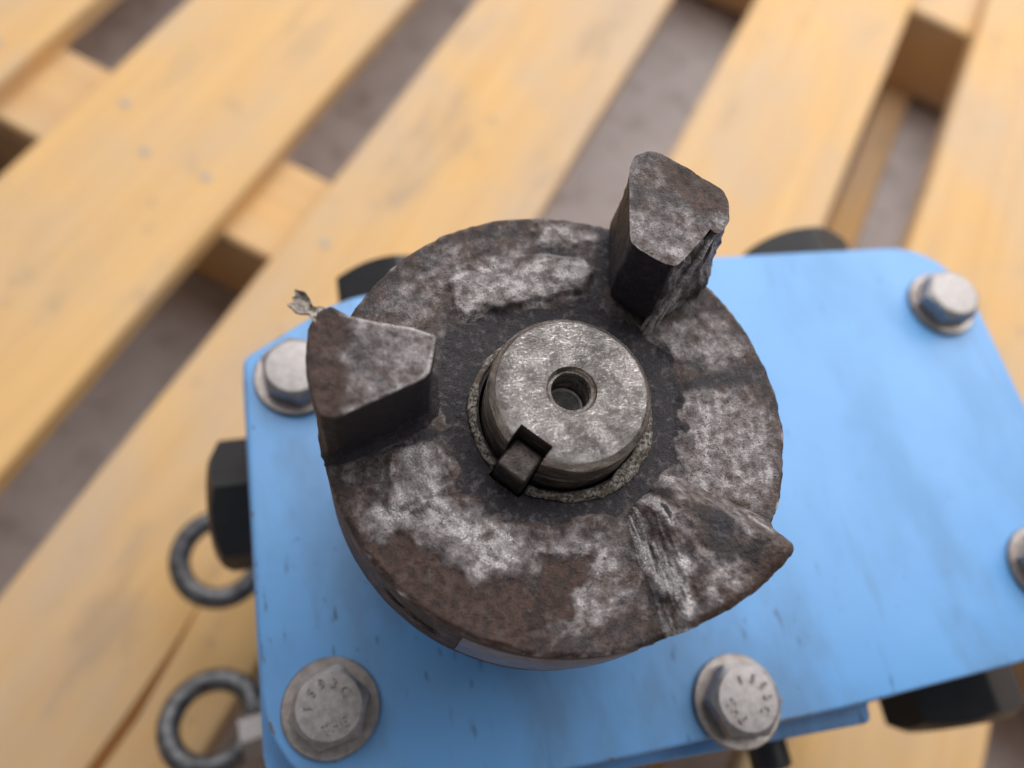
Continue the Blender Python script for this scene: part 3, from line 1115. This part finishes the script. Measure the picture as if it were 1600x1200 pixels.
# folded lip of torn metal running down its right flank
cl = np.array([(29.8, 24.0, 339.0), (28.0, 22.2, 337.2), (26.4, 20.6, 334), (24.2, 18.9, 330), (22.6, 17.4, 325.5), (21.6, 16.2, 321.5), (21.2, 15.6, 319.0)])
tt = np.linspace(0, 1, 60)
cp = np.c_[[np.interp(tt, np.linspace(0, 1, len(cl)), cl[:, k]) for k in range(3)]].T
for _ in range(6):
    cp[1:-1] = 0.5 * cp[1:-1] + 0.25 * (cp[:-2] + cp[2:])
ax1, ax2 = np.array([0.72, 0.60, 0.35]), np.array([0.55, -0.75, 0.36])
m = 28
loops = []
for i, t_ in enumerate(tt):
    b_ = np.arange(m) * 2 * PI / m
    w1, w2 = 1.2 + 1.3 * t_ ** 1.5 + 0.5 * math.sin(t_ * 9), 0.8 + 0.5 * t_
    tp = min(1, 8 * t_ + 0.25)
    loops.append(cp[i] + (np.cos(b_)[:, None] * ax1 * w1 + np.sin(b_)[:, None] * ax2 * w2) * tp)
L = np.concatenate(loops)
bb = np.tile(np.arange(m) * 2 * PI / m, len(tt))
ti = np.repeat(tt, m)
st = fbm(np.c_[np.cos(bb) * 3, np.sin(bb) * 3, ti * 1.6], 0.9, 4, 140)
cc = np.repeat(cp, m, axis=0)
L = cc + (L - cc) * (1 + 0.55 * st)[:, None] + 0.2 * np.c_[fbm(L, 0.7, 3, 141), fbm(L, 0.7, 3, 142), fbm(L, 0.7, 3, 143)]
v, f = loops_mesh([L[i * m:(i + 1) * m] for i in range(len(tt))])
o = hpart('torn_lip', v, f, IRON, dict(wear=0.95 + 0.7 * st, dark=np.full(len(L), 0.05), rust=np.full(len(L), 0.05)), None)
o['label'] = 'bright folded lip of torn metal down the right flank of the far jaw'

# sheared third jaw: a stump with a fluted break face and a smeared lip over the rim
NA2, NR2 = 200, 130
a_ = np.radians(np.linspace(-86, -28, NA2))
q_ = np.linspace(0, 1, NR2)
AA, QQ = np.meshgrid(a_, q_)
deg = np.degrees(AA)
Rout = RO + 0.2 + np.interp(-deg, [38.6, 39.4, 40.2, 41.2, 42.6, 44.5, 47.5, 50, 53, 57, 62, 70, 78], [0, 0.3, 1.5, 2.4, 3.0, 3.2, 3.1, 2.6, 2.2, 1.8, 1.1, 0.3, 0]) + 0.35 * fbm(np.c_[deg.ravel() * 0.5, deg.ravel() * 0, deg.ravel() * 0], 0.6, 4, 91).reshape(deg.shape)
RR2 = 19.5 + (Rout - 19.5) * QQ
X, Y = RR2 * np.cos(AA), RR2 * np.sin(AA)
P = np.c_[X.ravel(), Y.ravel(), np.zeros(X.size)]
px, py = P[:, 0], P[:, 1]
foot_x = 6.4 + (py + 19.9) / (-20.7) * 1.6 + 0.8 * fbm(P, 0.25, 3, 95)          # foot line of the break face
ridge_x = 11.7 + 2.8 * np.clip((-py - 17.7) / 12.0, 0, 1) - 2.6 * np.clip((-py - 30) / 10.5, 0, 1) + 0.6 * fbm(P, 0.3, 3, 96)
t = np.clip((px - foot_x) / (ridge_x - foot_x), 0, 1)
face = sstep(t, 0.0, 1.0) * 5.2
# back slope falls to the far edge of the stump
edge_l = np.array([20.4, -16.0]); edge_r = np.array([35.4, -26.2])
ed = (edge_r - edge_l) / np.linalg.norm(edge_r - edge_l)
en = np.array([-ed[1], ed[0]])
dback = (P[:, :2] - edge_l) @ en               # negative on the stump's side
back = sstep(-dback, -1.0, 6.5)
r2 = np.hypot(px, py)
inner = sstep(r2, 20.3, 24.5)
H = face * back * inner
H += 1.6 * np.exp(-(((px - 32.0) / 3.8) ** 2 + ((py + 31.0) / 3.6) ** 2)) * back
H += -0.9 * np.exp(-(((px - 14.0) / 3.0) ** 2 + ((py + 39.0) / 4.0) ** 2))
flute = fbm(np.c_[px * 1.0 + 0.12 * (py + 20), py * 0.06, px * 0], 3.6, 4, 97)
onface = t * (1 - t) * 4
H += 0.36 * onface * flute * inner + (0.45 * fbm(P, 0.40, 5, 98, 0.6)) * sstep(H, 0.1, 1.0) + 0.12 * fbm(P, 1.2, 3, 99)
bord = sstep(QQ.ravel(), 0, 0.06) * sstep(deg.ravel(), -86, -82) * (1 - sstep(deg.ravel(), -32, -28))
Z = Z_FACE - 1.6 + (H + 0.9 + 0.75 * sstep(H, 0.05, 0.6)) * bord
lipd = sstep(QQ.ravel(), 0.93, 1.0)
Z = Z - 1.1 * lipd ** 2 + 0.5 * lipd * fbm(P, 0.6, 3, 120)
V = np.c_[px, py, Z]
wearS = 0.44 + 0.6 * onface * (0.6 + 1.5 * flute) + 0.9 * fbm(np.c_[px + py * 0.6, (py - px) * 0.35, px * 0], 0.35, 4, 101)
arr = np.exp(-((px - ridge_x) / 0.8) ** 2)
wearS += 0.35 * arr * inner + 0.2 * (1 - back)
darkS = 0.75 * sstep(t, 0.9, 1) * back * sstep(fbm(P, 0.12, 2, 103) + 0.25, 0, 0.4) * (1 - sstep(r2, 33, 39))
rustS = 0.02 + 0.8 * sstep(r2, 39, 43) * sstep(t, 0.8, 1)
F = []
for i in range(NR2 - 1):
    for j in range(NA2 - 1):
        F.append((i * NA2 + j, i * NA2 + j + 1, (i + 1) * NA2 + j + 1, (i + 1) * NA2 + j))
# underside of the smeared lip
b0 = (NR2 - 1) * NA2
lastv = V[b0:]
extra = []
for s, dz in ((0.997, -1.2), (0.975, -2.3), (0.92, -3.4)):
    e = lastv.copy()
    e[:, :2] *= s
    lim = np.hypot(e[:, 0], e[:, 1])
    e[:, 2] = lastv[:, 2] + dz
    extra.append(e)
pb = b0
nb = len(V)
for e in extra:
    for j in range(NA2 - 1):
        F.append((pb + j, pb + j + 1, nb + j + 1, nb + j))
    pb = nb
    nb += NA2
V = np.concatenate([V] + extra)
pad = 3 * NA2
o = hpart('jaw', V, F, IRON, dict(wear=np.r_[wearS, np.full(pad, .1)], dark=np.r_[darkS, np.full(pad, .3)], rust=np.r_[rustS, np.full(pad, .55)]), None)
o['label'] = 'sheared off jaw stump smeared over the lower right rim'

# torn flake of metal clinging to the left jaw
NU, NW = 22, 13
uu_, ww_ = np.meshgrid(np.linspace(0, 1, NU), np.linspace(-1, 1, NW), indexing='ij')
root, tip = np.array([-38.6, 13.6]), np.array([-43.6, 16.4])
side_ = np.array([0.45, 0.89])
wid = 1.5 - 0.9 * np.exp(-((uu_ - 0.55) / 0.16) ** 2) + 0.5 * uu_
ragged = 1 + 0.28 * np.interp(ww_, [-1, -0.6, -0.25, 0.1, 0.45, 0.8, 1], [-0.5, 0.6, -0.2, 0.5, 0.1, 0.7, -0.6]) * uu_ ** 3
G = root + (tip - root) * (uu_ * ragged)[..., None] + side_ * (ww_ * wid)[..., None]
zz_ = 450 - 113.5 - 0.7 + 2.0 * uu_ ** 2 + 0.7 * ww_ ** 2 * uu_ - 0.3 * ww_
T_ = np.c_[G.reshape(-1, 2), zz_.ravel()]
T_ += 0.22 * np.c_[fbm(T_, 0.6, 3, 110), fbm(T_, 0.6, 3, 111), 1.5 * fbm(T_, 0.5, 3, 112)]
B_ = T_ - np.array([0, 0, 0.55]) - 0.1 * np.c_[fbm(T_, 0.8, 2, 113), fbm(T_, 0.8, 2, 114), 2 * fbm(T_, 0.8, 2, 115)]
v = np.r_[T_, B_]
n_ = NU * NW
f = []
for i in range(NU - 1):
    for j in range(NW - 1):
        q = (i * NW + j, i * NW + j + 1, (i + 1) * NW + j + 1, (i + 1) * NW + j)
        f += [q, tuple(k + n_ for k in q[::-1])]
rim = [j for j in range(NW)] + [i * NW + NW - 1 for i in range(1, NU)] + [(NU - 1) * NW + j for j in range(NW - 2, -1, -1)] + [i * NW for i in range(NU - 2, 0, -1)]
for k, a_i in enumerate(rim):
    b_i = rim[(k + 1) % len(rim)]
    f.append((a_i, b_i, b_i + n_, a_i + n_))
o = hpart('torn_flake', v, f, TORN, None, 40)
o['label'] = 'ragged pale metal flake on the outer corner of the left jaw'
